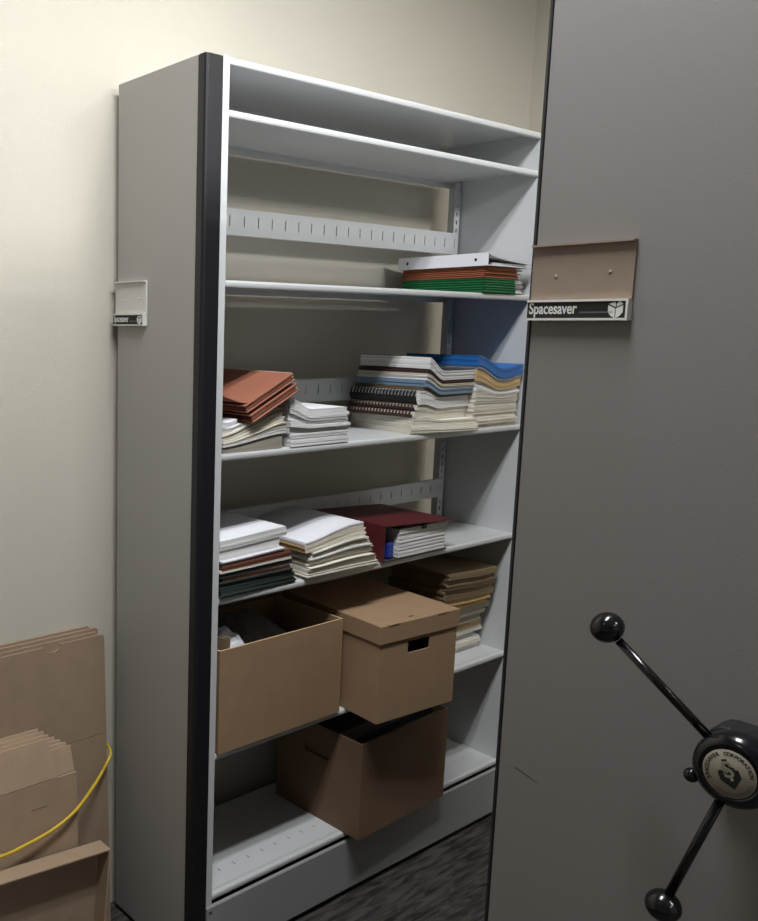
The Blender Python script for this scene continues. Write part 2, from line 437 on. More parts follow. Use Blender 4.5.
def doc(name, label, cat, st, th, x0, x1, y0, y1, cover, edge, group=None, rot=0, leaves=4, jit=.0015, left=None, front=None,
        gap=.0011, board=0, adv=True, ny=20, build=True, parent=None):
    """a bound or loose document lying on a stack; st.zf(x, y, h) is the height of pile level h"""
    h0, h1 = st.h, st.h+th
    mb = MB(); cx, cy = (x1, y0)
    cr, sr = math.cos(rot), math.sin(rot)
    lv = leaves; nx = 3
    for k in range(lv):
        a = h0+(h1-h0)*k/lv; b = h0+(h1-h0)*(k+1)/lv
        if board:
            q = (h1-h0-2*board)/(lv-2)
            a = h0 if k == 0 else h0+board+q*(k-1); b = h0+board if k == 0 else h1 if k == lv-1 else a+q
        gp = gap if k == lv-1 else .0001
        jx0, jx1, jy0, jy1 = [RND.uniform(-jit, jit) for _ in range(4)]
        X0, X1, Y0_, Y1_ = x0+jx0, x1+jx1, y0+jy0, y1+jy1
        def pt(i, j, h):
            u = X0+(X1-X0)*i/nx; v = Y0_+(Y1_-Y0_)*j/ny
            dx, dy = u-cx, v-cy
            x = cx+dx*cr+dy*sr; y = cy-dx*sr+dy*cr
            return (x, y, st.zf(x, y, h))
        K = len(mb.v); n1 = ny+1
        for hh in (a, b-gp):
            for i in range(nx+1):
                for j in range(n1): mb.v.append(pt(i, j, hh))
        T = (nx+1)*n1
        id_ = lambda t, i, j: K+t*T+i*n1+j
        topm = 0 if k == lv-1 else 1; botm = 0 if k == 0 else 1
        for i in range(nx):
            for j in range(ny):
                mb.f.append((id_(1,i,j), id_(1,i+1,j), id_(1,i+1,j+1), id_(1,i,j+1))); mb.m.append(topm); mb.sm.append(True)
                mb.f.append((id_(0,i,j), id_(0,i,j+1), id_(0,i+1,j+1), id_(0,i+1,j))); mb.m.append(botm); mb.sm.append(True)
        thin = 0 if (k in (0, lv-1) and lv > 3 and front is None and th/lv < .0022) else 1
        if board: thin = 0 if k in (0, lv-1) else 1
        for j in range(ny):
            mb.f.append((id_(0,nx,j), id_(0,nx,j+1), id_(1,nx,j+1), id_(1,nx,j))); mb.m.append(2 if front else thin); mb.sm.append(False)
            mb.f.append((id_(0,0,j+1), id_(0,0,j), id_(1,0,j), id_(1,0,j+1))); mb.m.append(1); mb.sm.append(False)
        for i in range(nx):
            mb.f.append((id_(0,i,0), id_(0,i+1,0), id_(1,i+1,0), id_(1,i,0))); mb.m.append(3 if left else thin); mb.sm.append(False)
            mb.f.append((id_(0,i+1,ny), id_(0,i,ny), id_(1,i,ny), id_(1,i+1,ny))); mb.m.append(1); mb.sm.append(False)
    if adv: st.h += th
    o = mb.build(name, [cover, edge, front or edge, left or edge], parent)
    if parent is None: tag(o, label, cat, group)
    return o

def sm(t): t = max(0., min(1., t)); return t*t*(3-2*t)

# ------------------------------------------------------------------ third shelf: folders and binder
st = Stack(SH['s3']); st.zf = lambda x, y, h: SH['s3']+.0005+h
def folder(name, label, m, th, x0, x1, y0, y1, yp, group):
    root = thing(name, label, 'folder', ((x0+x1)/2, (y0+y1)/2, st.zf(0, 0, st.h)), group)
    z0 = st.zf(0, 0, st.h); mb = MB(); q = th
    # two covers, gusseted closed edges (spine and front)
    n = 10
    for zz in (z0+.0003, z0+q-.0014): mb.box(x0, y0+.004, zz, x1, y1, zz+.0011)
    for s_, (f0, f1) in (('l', (x0, x1)), ('f', (y0+.002, y1))):
        prof = [(0, .0003), (-.004, q*.22), (.001, q*.5), (-.004, q*.78), (0, q-.0003)]
        if s_ == 'l':
            for i in range(4):
                (a, b), (c, d) = prof[i], prof[i+1]
                mb.quad([(f0, y0+.004+a, z0+b), (f1, y0+.004+a, z0+b), (f1, y0+.004+c, z0+d), (f0, y0+.004+c, z0+d)])
        else:
            for i in range(4):
                (a, b), (c, d) = prof[i], prof[i+1]
                mb.quad([(x1-a*.6, f0, z0+b), (x1-a*.6, f1, z0+b), (x1-c*.6, f1, z0+d), (x1-c*.6, f0, z0+d)])
    mb.build('cover', m, root)
    mb = MB()
    for k in range(5):
        zz = z0+.0018+(q-.0044)*k/5
        mb.box(x0+.01, yp-RND.uniform(.06, .07), zz, x1-.003-RND.uniform(0, .006), yp+RND.uniform(-.008, .006), zz+(q-.0044)/5-.0004)
    mb.build('pages', PAPEDGE, root)
    st.h += q
names = ['bottom', 'middle', 'top']
for i in range(3):
    folder('hanging_folder', names[i]+' of three bright green folders under the orange ones beneath the white binder', GREEN, .0145-.0005*i, -.285, .002, 1.041, 1.203-.003*i, 1.247, 'green folders under the binder')
for i in range(3):
    folder('file_folder', names[i]+' of the three orange-brown folders between the green folders and white binder', ORANGE, .0108, -.287, .002+.003*i, 1.040+.002*i, 1.212-.012*i, 1.236, 'orange folders under the binder')
zb = st.zf(0, 0, st.h)+.001
bd = thing('ring_binder', 'white ring binder lying on orange and green folders on the upper shelf', 'binder', (-.14, 1.14, zb))
bx0, bx1, by0, by1, bh = -.297, .017, 1.034, 1.252, .036
mb = MB(); mb.box(bx0, by0, zb, bx1, by0+.0026, zb+bh); mb.build('spine', PAPER, bd, bevel=.0008)
mb = MB(); mb.box(bx0, by0+.003, zb, bx1, by1, zb+.0026); mb.build('bottom_cover', PAPER, bd, bevel=.0006)
mb = MB(); pts = []; nn = 14
for i in range(nn+1):
    t = i/nn; pts.append((by0+.003+(by1-by0-.003)*t, zb+bh-.0026-.026*t**.6*(1-.15*t)))
out = pts+[(u, v+.0026) for u, v in reversed(pts)]
for i in range(nn):
    (u, v), (w, q) = pts[i], pts[i+1]
    mb.poly([(bx0,u,v),(bx1,u,v),(bx1,w,q),(bx0,w,q),(bx0,u,v+.0026),(bx1,u,v+.0026),(bx1,w,q+.0026),(bx0,w,q+.0026)],
            [(0,3,2,1),(4,5,6,7),(0,1,5,4),(1,2,6,5),(2,3,7,6),(3,0,4,7)])
mb.build('top_cover', PAPER, bd)
mb = MB()
for k in range(3): mb.box(bx0+.012, by0+.04, zb+.003+k*.0025, bx1-.008, by1-.012, zb+.005+k*.0025)
mb.build('pages', PAPEDGE, bd)
for x in (bx0+.035, bx1-.04):
    mb = MB(); mb.lathe([(0, .0008), (.0042, .0008), (.0042, -.002)], (x, by0-.0001, zb+bh*.5), (0, -1, 0), 16); mb.build('rivet_hole', BLACKM, bd)
for x in (-.25, -.145, -.04):
    mb = MB(); mb.tube([(x, by0+.02+.011*math.cos(q), zb+.014+.0105*math.sin(q)) for q in [PI*2*i/20 for i in range(21)]], .0012, 6, caps=False); mb.build('ring', METAL, bd)
mb = MB()
mb.box(-.2, .995, SH['s2']+.0005, -.125, 1.05, SH['s2']+.004)
tag(mb.build('paper_scrap', PAPER), 'small white paper scrap lying on the topmost shelf under the canopy', 'paper')

# ------------------------------------------------------------------ fourth shelf, left pile
Z4 = SH['s4']
def zf_left(x, y, h):
    t = sm((y-.06)/.2); return Z4+.0006+h*(.55+.75*t)+.012*sm((h-.02)/.03)*sm((y-.18)/.1)
st = Stack(Z4); st.zf = zf_left
doc('bound_report', 'thick grey-edged report at the bottom of the pile under the rust accordion file', 'report', st, .027, -.255, -.004, .072, .262, PAPER, OLDEDGE, leaves=3, jit=.0006)
doc('booklet', 'white curling booklet on the thick grey report near the left shelf post', 'booklet', st, .007, -.255, -.002, .070, .272, PAPER, PAPEDGE, leaves=3)
for k in range(4):
    doc('cream_report', 'cream paper report in the middle of the pile under the rust accordion file', 'report', st, .0085, -.255, -.004-.002*k, .071, .272-.003*k, CREAM, (OLDEDGE, CREAMEDGE, CREAMEDGE, OLDEDGE)[k], 'cream reports under the rust file', leaves=3, jit=.003)
hl = st.h
for k, (c, e) in enumerate(((CREAM, CREAMEDGE), (PAPER, PAPEDGE), (PAPER, PAPEDGE))):
    th = (.004, .011, .012)[k]
    sx = Stack(0); sx.h = 0
    base = hl+sum((.004, .011, .012)[:k])
    sx.zf = lambda x, y, h, b=base: Z4+.0008+hl*(.55+.75*sm((y-.06)/.2))+(b-hl)+h+ (.02*max(0, (.11-y)/.05)**1.5 if y < .11 and b > hl+.003 else 0)*sm((b+h-hl)/.02)
    doc('loose_sheets', ('thin cream sheet bundle beneath the white curled sheets left of the rust file', 'lower bundle of white curled sheets tucked left of the rust accordion file', 'upper bundle of white curled sheets under the rust file flap')[k], 'papers', sx, th, -.255, -.01-.004*k, .068, (.165, .135, .125)[k], c, e, leaves=3, jit=.003)
# rust accordion files resting tilted on the pile
def rust(label, y0, z0, y1, z1, th, x0, x1, flap):
    root = thing('accordion_file', label, 'file', ((x0+x1)/2, (y0+y1)/2, z0), 'rust accordion files')
    d = Vector((0, y1-y0, z1-z0)); L = d.length; d.normalize(); n = Vector((0, -d.z, d.y))
    for lo, hi, nm in ((0, .16, 'back_cover'), (.84, 1.0, 'front_cover')):
        mb = MB(); mb.obox(Vector((x0, y0, z0))+n*th*lo, (x1-x0, 0, 0), d*L, n*th*(hi-lo)); mb.build(nm, RUST, root, bevel=.0008)
    mb = MB()      # pleated gusset, front edge
    prof = [(-.001, .14), (-.007, .3), (-.001, .45), (-.008, .55), (-.001, .7), (-.005, .86)]
    for i in range(5):
        (a, b), (c, e) = prof[i], prof[i+1]
        o = Vector((x1, y0, z0))
        mb.quad([o+Vector((a, 0, 0))+n*th*b, o+Vector((a, 0, 0))+n*th*b+d*L*.98, o+Vector((c, 0, 0))+n*th*e+d*L*.98, o+Vector((c, 0, 0))+n*th*e])
    for i in range(5):
        (a, b), (c, e) = prof[i], prof[i+1]
        o = Vector((x0, y0, z0))+d*.002
        mb.quad([o-d*a+n*th*b, o-d*c+n*th*e, o-d*c+n*th*e+Vector((x1-x0-.004, 0, 0)), o-d*a+n*th*b+Vector((x1-x0-.004, 0, 0))])
    mb.build('gusset', RUST, root)
    mb = MB(); mb.obox(Vector((x0+.005, y0, z0))+n*th*.18+d*.012, (x1-x0-.02, 0, 0), d*(L-.004), n*th*.6); mb.build('pages', CREAMEDGE, root)
    if flap:
        mb = MB(); nn = 12; V = []
        for i in range(nn+1):
            t = i/nn
            yy = y0+.006-.070*t; zz = z0+th*.98+.004+.046*t**1.7-.010*t
            V.append((yy, zz))
        for i in range(nn):
            (a, b), (c, e) = V[i], V[i+1]
            xf_ = x1-.004-.07*(i/nn)**1.5; xg = x1-.004-.07*((i+1)/nn)**1.5
            mb.poly([(x0,a,b),(xf_,a,b),(xg,c,e),(x0,c,e),(x0,a,b+.0012),(xf_,a,b+.0012),(xg,c,e+.0012),(x0,c,e+.0012)],
                    [(0,3,2,1),(4,5,6,7),(0,1,5,4),(1,2,6,5),(2,3,7,6),(3,0,4,7)], smooth=False)
        mb.build('flap', RUST, root)
rust('lower of two rust accordion files slanting on the left pile', .152, 1.376, .300, 1.446, .021, -.255, .012, False)
rust('upper of two rust accordion files, its flap curling toward the left post', .134, 1.400, .288, 1.473, .019, -.255, .010, True)

# white pile
def zf_white(x, y, h):
    return Z4+.0006+h+.034*sm((h-.026)/.06)*(1-sm((y-.272)/.095))*1.15
st = Stack(Z4); st.zf = zf_white
wl = 'white stapled document in the all-white pile beside the rust accordion files'
for k in range(9):
    th = (.012, .012, .009, .010, .009, .009, .009, .010, .011)[k]
    jy = RND.uniform(-.006, .006)
    doc('stapled_document', wl, 'document', st, th, -.255, -.004+RND.uniform(-.004, .004), .286+(.004 if k < 3 else 0), .497+jy, PAPER, PAPEDGE, 'white documents beside the rust files', leaves=3, jit=.0012, ny=28)

# comb-bound pile in the middle
def zf_mid(x, y, h):
    t = sm((y-.80)/.085); return Z4+.0006+h*(1.0-.19*t)
st = Stack(Z4); st.zf = zf_mid
def comb(o, doc_args, th, h0, zf, x0, x1, y0, rot, col, root, n=20):
    mb = MB(); cr, sr = math.cos(rot), math.sin(rot); r = th*.5
    def P(u, dy, zc, q):
        # u along the binding (from front x1 backwards), dy outward
        dx = u-x1; X = x1+dx*cr+dy*sr; Y = y0-dx*sr+dy*cr
        return (X, Y, zc+r*.93*math.sin(q))
    zc = (zf(x1, y0, h0)+zf(x1, y0, h0+th))/2
    L = x1-x0
    def strip(u0, u1, q0, q1, m):
        for i in range(m):
            a, b = q0+(q1-q0)*i/m, q0+(q1-q0)*(i+1)/m
            mb.quad([P(u0, -r*.55*math.cos(a)-.001, zc, a), P(u1, -r*.55*math.cos(a)-.001, zc, a), P(u1, -r*.55*math.cos(b)-.001, zc, b), P(u0, -r*.55*math.cos(b)-.001, zc, b)], 0, True)
    strip(x0+.004, x1-.004, math.radians(-100), math.radians(12), 6)
    w = (L-.012)/n
    for k in range(n):
        u = x0+.006+k*w
        strip(u, u+w*.55, math.radians(12), math.radians(100), 5)
    mb.build('comb_binding', col, root)

def combdoc(label, th, x0, x1, y0, y1, rot, cover, edge, col, group=None):
    h0 = st.h
    r = thing('comb_bound_book', label, 'book', ((x0+x1)/2, (y0+y1)/2, st.zf(0, y0, h0)), group)
    doc('pages', None, None, st, th, x0, x1, y0+.001, y1, cover, edge, None, rot, 5, .001, parent=r)
    comb(None, None, th, h0, st.zf, x0, x1, y0, rot, col, r)
for k in range(3):
    doc('bound_report', 'cream-edged report at the bottom of the comb-bound pile', 'report', st, .0152, -.255, -.005-.002*k, .757+.004*k, 1.012+.004*k, CREAM, CREAMEDGE, 'cream reports under the comb-bound books', rot=.17-.02*k, leaves=4, jit=.0018)
combdoc('lower of two brown comb-bound books in the middle pile', .019, -.229, -.004, .768, 1.036, -.08, DKBROWN, CREAMEDGE, DKBROWN)
combdoc('upper of two brown comb-bound books in the middle pile', .018, -.229, -.003, .775, 1.040, -.09, TAN, CREAMEDGE, DKBROWN)
combdoc('thick black comb-bound book in the middle pile, white pages showing between comb teeth', .040, -.229, .0, .782, 1.042, -.09, CHARC, PAPEDGE, BLACKM)
doc('thin_booklet', 'thin olive-brown booklet lying on the black comb-bound book', 'booklet', st, .009, -.229, .0, .793, 1.038, OLIVE, OLIVE, None, -.07, 3)
doc('thin_booklet', 'lower slate-blue booklet in the middle pile, above the olive one', 'booklet', st, .019, -.229, .004, .797, 1.042, SLATE, SLATE, None, -.06, 4)
doc('thin_booklet', 'upper slate-blue booklet in the middle pile, under the beige one', 'booklet', st, .010, -.229, .004, .800, 1.042, SLATE, PAPEDGE, None, -.06, 4)
doc('thin_booklet', 'thin beige booklet in the middle pile, right under the dark brown one', 'booklet', st, .009, -.229, .006, .803, 1.038, TAN, CREAMEDGE, None, -.055, 3)
doc('thin_booklet', 'dark brown booklet in the middle pile, directly under the thick white topmost book', 'booklet', st, .010, -.229, .006, .806, 1.042, DKBROWN, DKBROWN, None, -.06, 3)
doc('thick_book', 'thick white-paged book with black cover on top of the comb-bound pile', 'book', st, .038, -.229, .006, .812, 1.042, CHARC, PAPEDGE, None, -.06, 8, .001, board=.003)

# right pile with blue covers
def zf_blue(x, y, h):
    t = (y-1.045)/.23; k = sm((h-.06)/.12)
    return Z4+.0006+h*(1.0-.0*t)-k*.040*sm(t/.55)+k*.012*sm((t-.6)/.4)
st = Stack(Z4); st.zf = zf_blue
doc('thin_booklet', 'tan booklet at the very bottom of the pile topped with blue covers', 'booklet', st, .012, -.255, -.006, 1.050, 1.268, TAN, CREAMEDGE, None, .0, 3, .004)
for k in range(8):
    doc('bound_report', 'cream-white report in the pile topped with blue covers, under its tan booklets', 'report', st, (.016, .014, .015, .017, .016, .018, .017, .016)[k], -.255, -.006+RND.uniform(-.003, .005), 1.046+RND.uniform(-.003, .004), 1.268+RND.uniform(-.006, .006), CREAM if k < 4 else PAPER, CREAMEDGE if k < 6 else PAPEDGE, 'pale reports under the blue covers', leaves=4, jit=.002)
for k in range(2):
    doc('thin_booklet', ('lower', 'upper')[k]+' of two thick tan booklets just under the blue-covered reports', 'booklet', st, .018, -.255, -.002, 1.044, 1.272, TAN, TAN, 'tan booklets under the blue covers', leaves=4, jit=.001)
doc('thin_booklet', 'white-paged report directly beneath the blue-covered reports', 'booklet', st, .009, -.255, .0, 1.044, 1.272, PAPER, SLATE, None, leaves=3)
for k in range(2):
    doc('blue_report', ('lower', 'upper')[k]+' of two blue-covered reports topping the right pile', 'report', st, .015, -.255, .002, 1.042, 1.276, BLUE, BLUE, 'blue-covered reports', leaves=4, jit=.0008)

# ------------------------------------------------------------------ fifth shelf
Z5 = SH['s5']
def zf_5l(x, y, h):
    t = sm((y-.06)/.26); return Z5+.0006+h*(.97+.05*t)+.004*sm((h-.05)/.05)*t
st = Stack(Z5); st.zf = zf_5l
for k in range(3):
    doc('hanging_folder', names[k]+' of three dark green folders at the bottom of the pile above the open carton', 'folder', st, .0135, -.255, .004-.003*k, .071, .322-.008*k, DKGREEN, DKGREEN, 'dark green folders in the left pile', -.02+.02*k, 3, .003, left=DKGREEN)
doc('file_folder', 'brown folder with pale edge on the dark green folders of the left pile', 'folder', st, .010, -.255, -.002, .078, 0.300, CREAM, BROWNF, None, .01, 3)
doc('file_folder', 'charcoal folder in the left pile between brown folder and cream folder', 'folder', st, .013, -.255, .0, .070, .308, CHARC, CHARC, None, .0, 4, .003, left=DKGREEN)
doc('file_folder', 'cream manila folder under the rust-brown expanding folder in the left pile', 'folder', st, .007, -.255, .004, .068, .300, CREAM, CREAM, None, .0, 2)
doc('expanding_folder', 'rust-brown expanding folder in the left pile, just under the white papers', 'folder', st, .017, -.255, .004, .072, 0.296, BROWNF, BROWNF, None, .0, 3, .002)
doc('loose_sheets', 'white sheets lying on the rust-brown expanding folder', 'papers', st, .007, -.255, .006, .069, .272, PAPER, PAPER, None, .0, 2)
doc('paper_ream', 'lower thick block of white paper in the left pile, grey front edge', 'papers', st, .025, -.255, -.006, .068, .265, PAPER, PAPEDGE, None, .0, 3, .001)
doc('paper_ream', 'thick block of white paper topping the pile above the open carton', 'papers', st, .024, -.255, -.002, .068, .285, PAPER, PAPEDGE, None, 0, 4, .002)

def zf_5m(x, y, h):
    t = sm((y-.34)/.20); return Z5+.0006+h*(.82+.26*t)
st = Stack(Z5); st.zf = zf_5m
pl = 'curving off-white report under the broad white sheets, left of the maroon binder'
for k in range(9):
    doc('stapled_report', pl, 'report', st, .0095, -.255, (.006, .008, .002, .010, -.004, .002, .006, .000, .006)[k], .358+.002*k+RND.uniform(-.006, .004), .622-.006*k+RND.uniform(-.006, .006), CREAM, CREAMEDGE if k != 6 else PAPEDGE, 'off-white reports in the second pile', .05, 3, .004)
doc('manila_folder', 'manila folder bundle under the topmost white sheets of the second pile', 'folder', st, .019, -.255, .004, .350, .572, MANILA, CREAMEDGE, None, .02, 3, .003, left=MANILA)
doc('loose_sheets', 'broad white sheets topping the second pile beside the maroon binder', 'papers', st, .014, -.255, .0, .352, .566, PAPER, PAPEDGE, None, .02, 5, .002)

# maroon binder
r = thing('maroon_binder', 'thick maroon binder with white divided pages on the shelf above the lidded box', 'binder', (-.13, .81, Z5))
mx0, mx1, my0, my1 = -.255, .010, .648, .936
zt0, zt1 = 1.067, 1.054
def mq(y): return zt0+(zt1-zt0)*(y-my0)/(my1-my0)
mb = MB(); mb.box(mx0, my0, Z5+.0004, mx1, my0+.004, zt0); mb.build('spine', MAROON, r, bevel=.001)
mb = MB(); mb.box(mx0, my0+.004, Z5+.0004, mx1-.004, my1, Z5+.0036); mb.build('bottom_cover', CHARC, r)
mb = MB(); mb.obox((mx0, my0+.002, zt0-.0035), (mx1-mx0+.002, .0, 0), (.012, my1-my0+.002, zt1-zt0), (0, 0, .0035)); mb.build('top_cover', MAROON, r, bevel=.0008)
for k in range(4):
    a = Z5+.006+k*.0205
    mb = MB()
    for q in range(4):
        zz = a+.0048*q
        mb.box(mx0+.01, my0+.068+RND.uniform(-.001, .001), zz, mx1-.0035+RND.uniform(-.0015, .0015), my1-.012+.004*k*.2+RND.uniform(-.001, .001), min(zz+.0047, mq(my1)-.005))
    mb.build('page_section', PAPEDGE, r)
mb = MB(); mb.box(mx0+.02, my0+.034, Z5+.006, mx1-.012, my0+.058, Z5+.05); mb.build('ring_lever', BLUEPL, r, bevel=.004)
mb = MB(); mb.box(mx1-.012, .815, zt1-.0155, mx1-.0005, .832, zt1-.004); mb.build('divider_tab', BLACKM, r)

# ------------------------------------------------------------------ sixth shelf: files behind the lidded box
Z6 = SH['s6']
st = Stack(Z6)
st.zf = lambda x, y, h: Z6+.0006+h-.012*sm((h-.05)/.1)*math.exp(-max(0, 1.27-y)/.05)*0+.010*sm((h-.12)/.1)*sm((1.2-y)/.2)
spec = [(.020, PAPER, CREAMEDGE)]*4+[(.012, MANILA, MANILA)]*2+[(.019, OLIVE, OLDEDGE)]*3+[(.009, MANILA, MANILA)]*4+[(.017, DKMANILA, DKMANILA)]*5
lab = {0: ('bound_report', 'cream-edged report low in the file pile behind the lidded box', 'report', 'cream reports low in the file pile'),
       1: ('manila_folder', 'thin manila folder above the cream reports in the file pile behind the lidded box', 'folder', 'manila folders low in the file pile'),
       2: ('old_report', 'olive-grey report in the middle of the file pile behind the lidded box', 'report', 'olive-grey reports mid file pile'),
       3: ('manila_folder', 'wavy bright manila folder in the upper file pile behind the lidded box', 'folder', 'wavy manila folders in the file pile'),
       4: ('shaded_folder', 'shade-darkened tan folder at the top of the file pile behind the lidded box', 'folder', 'shade-darkened folders topping the file pile')}
for k, (th, c, e) in enumerate(spec):
    kind = 0 if k < 4 else 1 if k < 6 else 2 if k < 9 else 3 if k < 13 else 4
    n_, l_, c_, g_ = lab[kind]
    xf = -.085+.055*sm(st.h/.3)+RND.uniform(-.008, .008)
    doc(n_, l_, c_, st, th, max(-.254, xf-.205), xf, 1.0+RND.uniform(-.01, .01), min(1.278, 1.262+RND.uniform(-.02, .012)), c, e, g_, 0, 3, .004)

# ------------------------------------------------------------------ cartons
def walls(mb, P, ux, uy, w, d, z0, z1, t, holes, mi=0):
    """open box body. P near-left-front corner, ux along the front, uy toward the back; holes: side -> [(u0,u1,z0,z1)]"""
    P, ux, uy = Vector(P), Vector(ux), Vector(uy)
    def at(o, a, n):
        def fn(u, v, wd): q = o+a*u+n*wd; return (q.x, q.y, v)
        return fn
    mb.plate(0, w, z0, z1, holes.get('front', []), at(P, ux, uy), t, mi)
    mb.plate(0, w, z0, z1, holes.get('back', []), at(P+uy*(d-t), ux, uy), t, mi)
    mb.plate(t, d-t, z0, z1, holes.get('left', []), at(P, uy, ux), t, mi)
    mb.plate(t, d-t, z0, z1, holes.get('right', []), at(P+ux*(w-t), uy, ux), t, mi)
    o = P+ux*t+uy*t; mb.obox((o.x, o.y, z0), ux*(w-2*t), uy*(d-2*t), (0, 0, t), mi)

def flip_fix(ob):
    import bmesh
    bm = bmesh.new(); bm.from_mesh(ob.data); bmesh.ops.remove_doubles(bm, verts=bm.verts, dist=1e-6); bmesh.ops.recalc_face_normals(bm, faces=bm.faces)
    bm.to_mesh(ob.data); bm.free(); return ob

def dirs(rot):   # front direction (toward +Y) and depth direction (toward -X), turned by rot
    return Vector((math.sin(rot), math.cos(rot), 0)), Vector((-math.cos(rot), math.sin(rot), 0))

# open carton at the left
ux, uy = dirs(0.0)
A0 = (.004, .071, 0)
ca = thing('open_carton', 'open brown cardboard carton holding papers, at the left beside the shelf post', 'box', (-.14, .29, Z6))
mb = MB(); walls(mb, A0, ux, uy, 0.431, .252, Z6+.0006, .832, .0048, {})
flip_fix(mb.build('carton_body', CARD, ca))
mb = MB()
for (a, b) in ((.0, .0048),):
    pass
mb.box(.004-.0047, .0715, .832, .0039, .5015, .8325); mb.box(-.2475, .0712, .832, -.0008, .0758, .8325); mb.box(-.2475, .4973, .832, -.0008, .5019, .8325)
mb.build('rim', CARDEDGE, ca)
# things in it
mb = MB(); mb.box(-.285, .085, Z6+.006, -.02, .48, .70)
for k in range(10): pass
filler = mb
stf = Stack(0); stf.zf = lambda x, y, h: Z6+.0058+h
for k in range(3):
    doc('paper_bundle', ('lowest', 'middle', 'upper')[k]+' of the grey paper bundles lying inside the open carton', 'papers', stf, .055, -.240, -.012, .085, .485, GREYPAP, GREYPAP, 'paper bundles in the open carton', 0, 6, .002)
def crumple(name, label, cat, m, c, sx, sy, amp, zb, seed, n=14, slope=(0, 0)):
    R2 = random.Random(seed); mb = MB(); V = {}
    for i in range(n+1):
        for j in range(n+1):
            u, v = i/n-.5, j/n-.5
            z = zb+amp*(1-(2*max(abs(u), abs(v)))**2)+R2.uniform(-.25, .25)*amp*.5+slope[0]*u+slope[1]*v
            V[i, j] = len(mb.v); mb.v.append((c[0]+u*sx+R2.uniform(-.2, .2)*sx/n, c[1]+v*sy+R2.uniform(-.2, .2)*sy/n, z))
    nb = len(mb.v)
    for i in range(n):
        for j in range(n): mb.f.append((V[i,j], V[i+1,j], V[i+1,j+1], V[i,j+1])); mb.m.append(0); mb.sm.append(False)
    o = mb.build(name, m); md = o.modifiers.new('thick', 'SOLIDIFY'); md.thickness = .0012; md.offset = -1
    return tag(o, label, cat)
crumple('paper_bag', 'crumpled dark grey paper inside the open carton', 'paper', GREYPAP, (-.155, .305), .16, .17, .040, .796, 3, slope=(-.03, 0))
crumple('crumpled_paper', 'crumpled white paper at the left front corner of the open carton', 'paper', PAPER, (-.075, .150), .085, .10, .05, .803, 5, 9, slope=(.0, -.02))
mb = MB(); mb.obox((-.06, .083, .755), (.050, .012, 0), (-.006, .003, 0), (0, .006, .098)); mb.obox((-.052, .094, .755), (.038, .016, 0), (-.004, .004, 0), (0, .010, .096))
tag(mb.build('manila_folder', DKMANILA), 'manila folder standing in the left front corner of the open carton', 'folder')

# lidded record box
rb = .073
ux, uy = dirs(rb)
B0 = Vector((.114, .522, 0))
cb = thing('lidded_record_box', 'lidded brown cardboard record box with a hand hole, overhanging the shelf', 'box', (-.07, .69, Z6))
wB, dB = .297, .372
mb = MB(); walls(mb, B0, ux, uy, wB, dB, Z6+.0006, .826, .004, {'front': [(.105, .19, .745, .778)], 'back': [(.105, .19, .745, .778)]})
flip_fix(mb.build('box_body', CARD, cb))
mb = MB(); g = .005
LP = B0-ux*g-uy*g; wL, dL = wB+2*g, dB+2*g; zl0, zl1 = .788, .8375
def lidpt(u, d_, z): q = LP+ux*u+uy*d_; return (q.x, q.y, z)
t = .004
mb.obox(lidpt(0, 0, zl0), ux*wL, uy*t, (0, 0, zl1-zl0)); mb.obox(lidpt(0, dL-t, zl0), ux*wL, uy*t, (0, 0, zl1-zl0))
mb.obox(lidpt(0, t, zl0), ux*t, uy*(dL-2*t), (0, 0, zl1-zl0)); mb.obox(lidpt(wL-t, t, zl0), ux*t, uy*(dL-2*t), (0, 0, zl1-zl0))
mb.obox(lidpt(t, t, zl1-t), ux*(wL-2*t), uy*(dL-2*t), (0, 0, t))
lid = mb.build('lid', CARD, cb, bevel=.0012)
for u in (.028, .215):
    mb = MB(); mb.obox(lidpt(u, -.0015, zl1-.002), ux*.042, uy*.012, (0, 0, .0036)); mb.build('lock_tab', CARD, lid, bevel=.001)
mb = MB(); mb.obox(lidpt(.13, .022, zl1-.001), ux*.016, uy*.005, (0, 0, .0013)); mb.build('slot', BLACKM, lid)
stb = Stack(0); stb.zf = lambda x, y, h: Z6+.006+h

# lower file box
rc = -.035
ux, uy = dirs(rc)
C0 = Vector((.051, .5495, 0)); Z7 = SH['s7']
cc = thing('open_file_box', 'worn dark brown file box packed with dark folders on the bottom shelf', 'box', (-.1, .75, Z7))
wC, dC = .400, .312
mb = MB(); walls(mb, C0, ux, uy, wC, dC, Z7+.0006, .478, .0045, {'left': [(.115, .205, .385, .418)], 'right': [(.115, .205, .385, .418)]})
flip_fix(mb.build('box_body', CARDDK, cc))
for side in (.0062, wC-.0092):
    mb = MB(); o = C0+ux*side+uy*.105; mb.obox((o.x, o.y, .372), ux*.003, uy*.11, (0, 0, .06)); flip_fix(mb.build('hand_hole_flap', CARDDK, cc))
fm = [GREYPAP, CHARC, CHARC, GREYPAP, OLIVE, CHARC, DKGREEN, BLACKM, CHARC, CHARC, DKBROWN, CHARC]
for k in range(12):
    mb = MB(); d0 = .014+k*.0235
    o = C0+ux*.012+uy*d0
    hgt = RND.uniform(.252, .272)
    mb.obox((o.x, o.y, Z7+.006), ux*(wC-.026), uy*.0035, Vector((0, 0, hgt))+uy*.006)
    o2 = o+uy*.007
    mb.obox((o2.x, o2.y, Z7+.006), ux*(wC-.026), uy*.0035, Vector((0, 0, hgt-.012))+uy*.004)
    o3 = o+uy*.0038
    mb.obox((o3.x, o3.y, Z7+.006), ux*(wC-.026), uy*.0031, Vector((0, 0, .03)))
    tag(mb.build('hanging_folder', fm[k]), 'dark upright folder packed inside the worn file box on the bottom shelf', 'folder', 'folders in the worn file box')

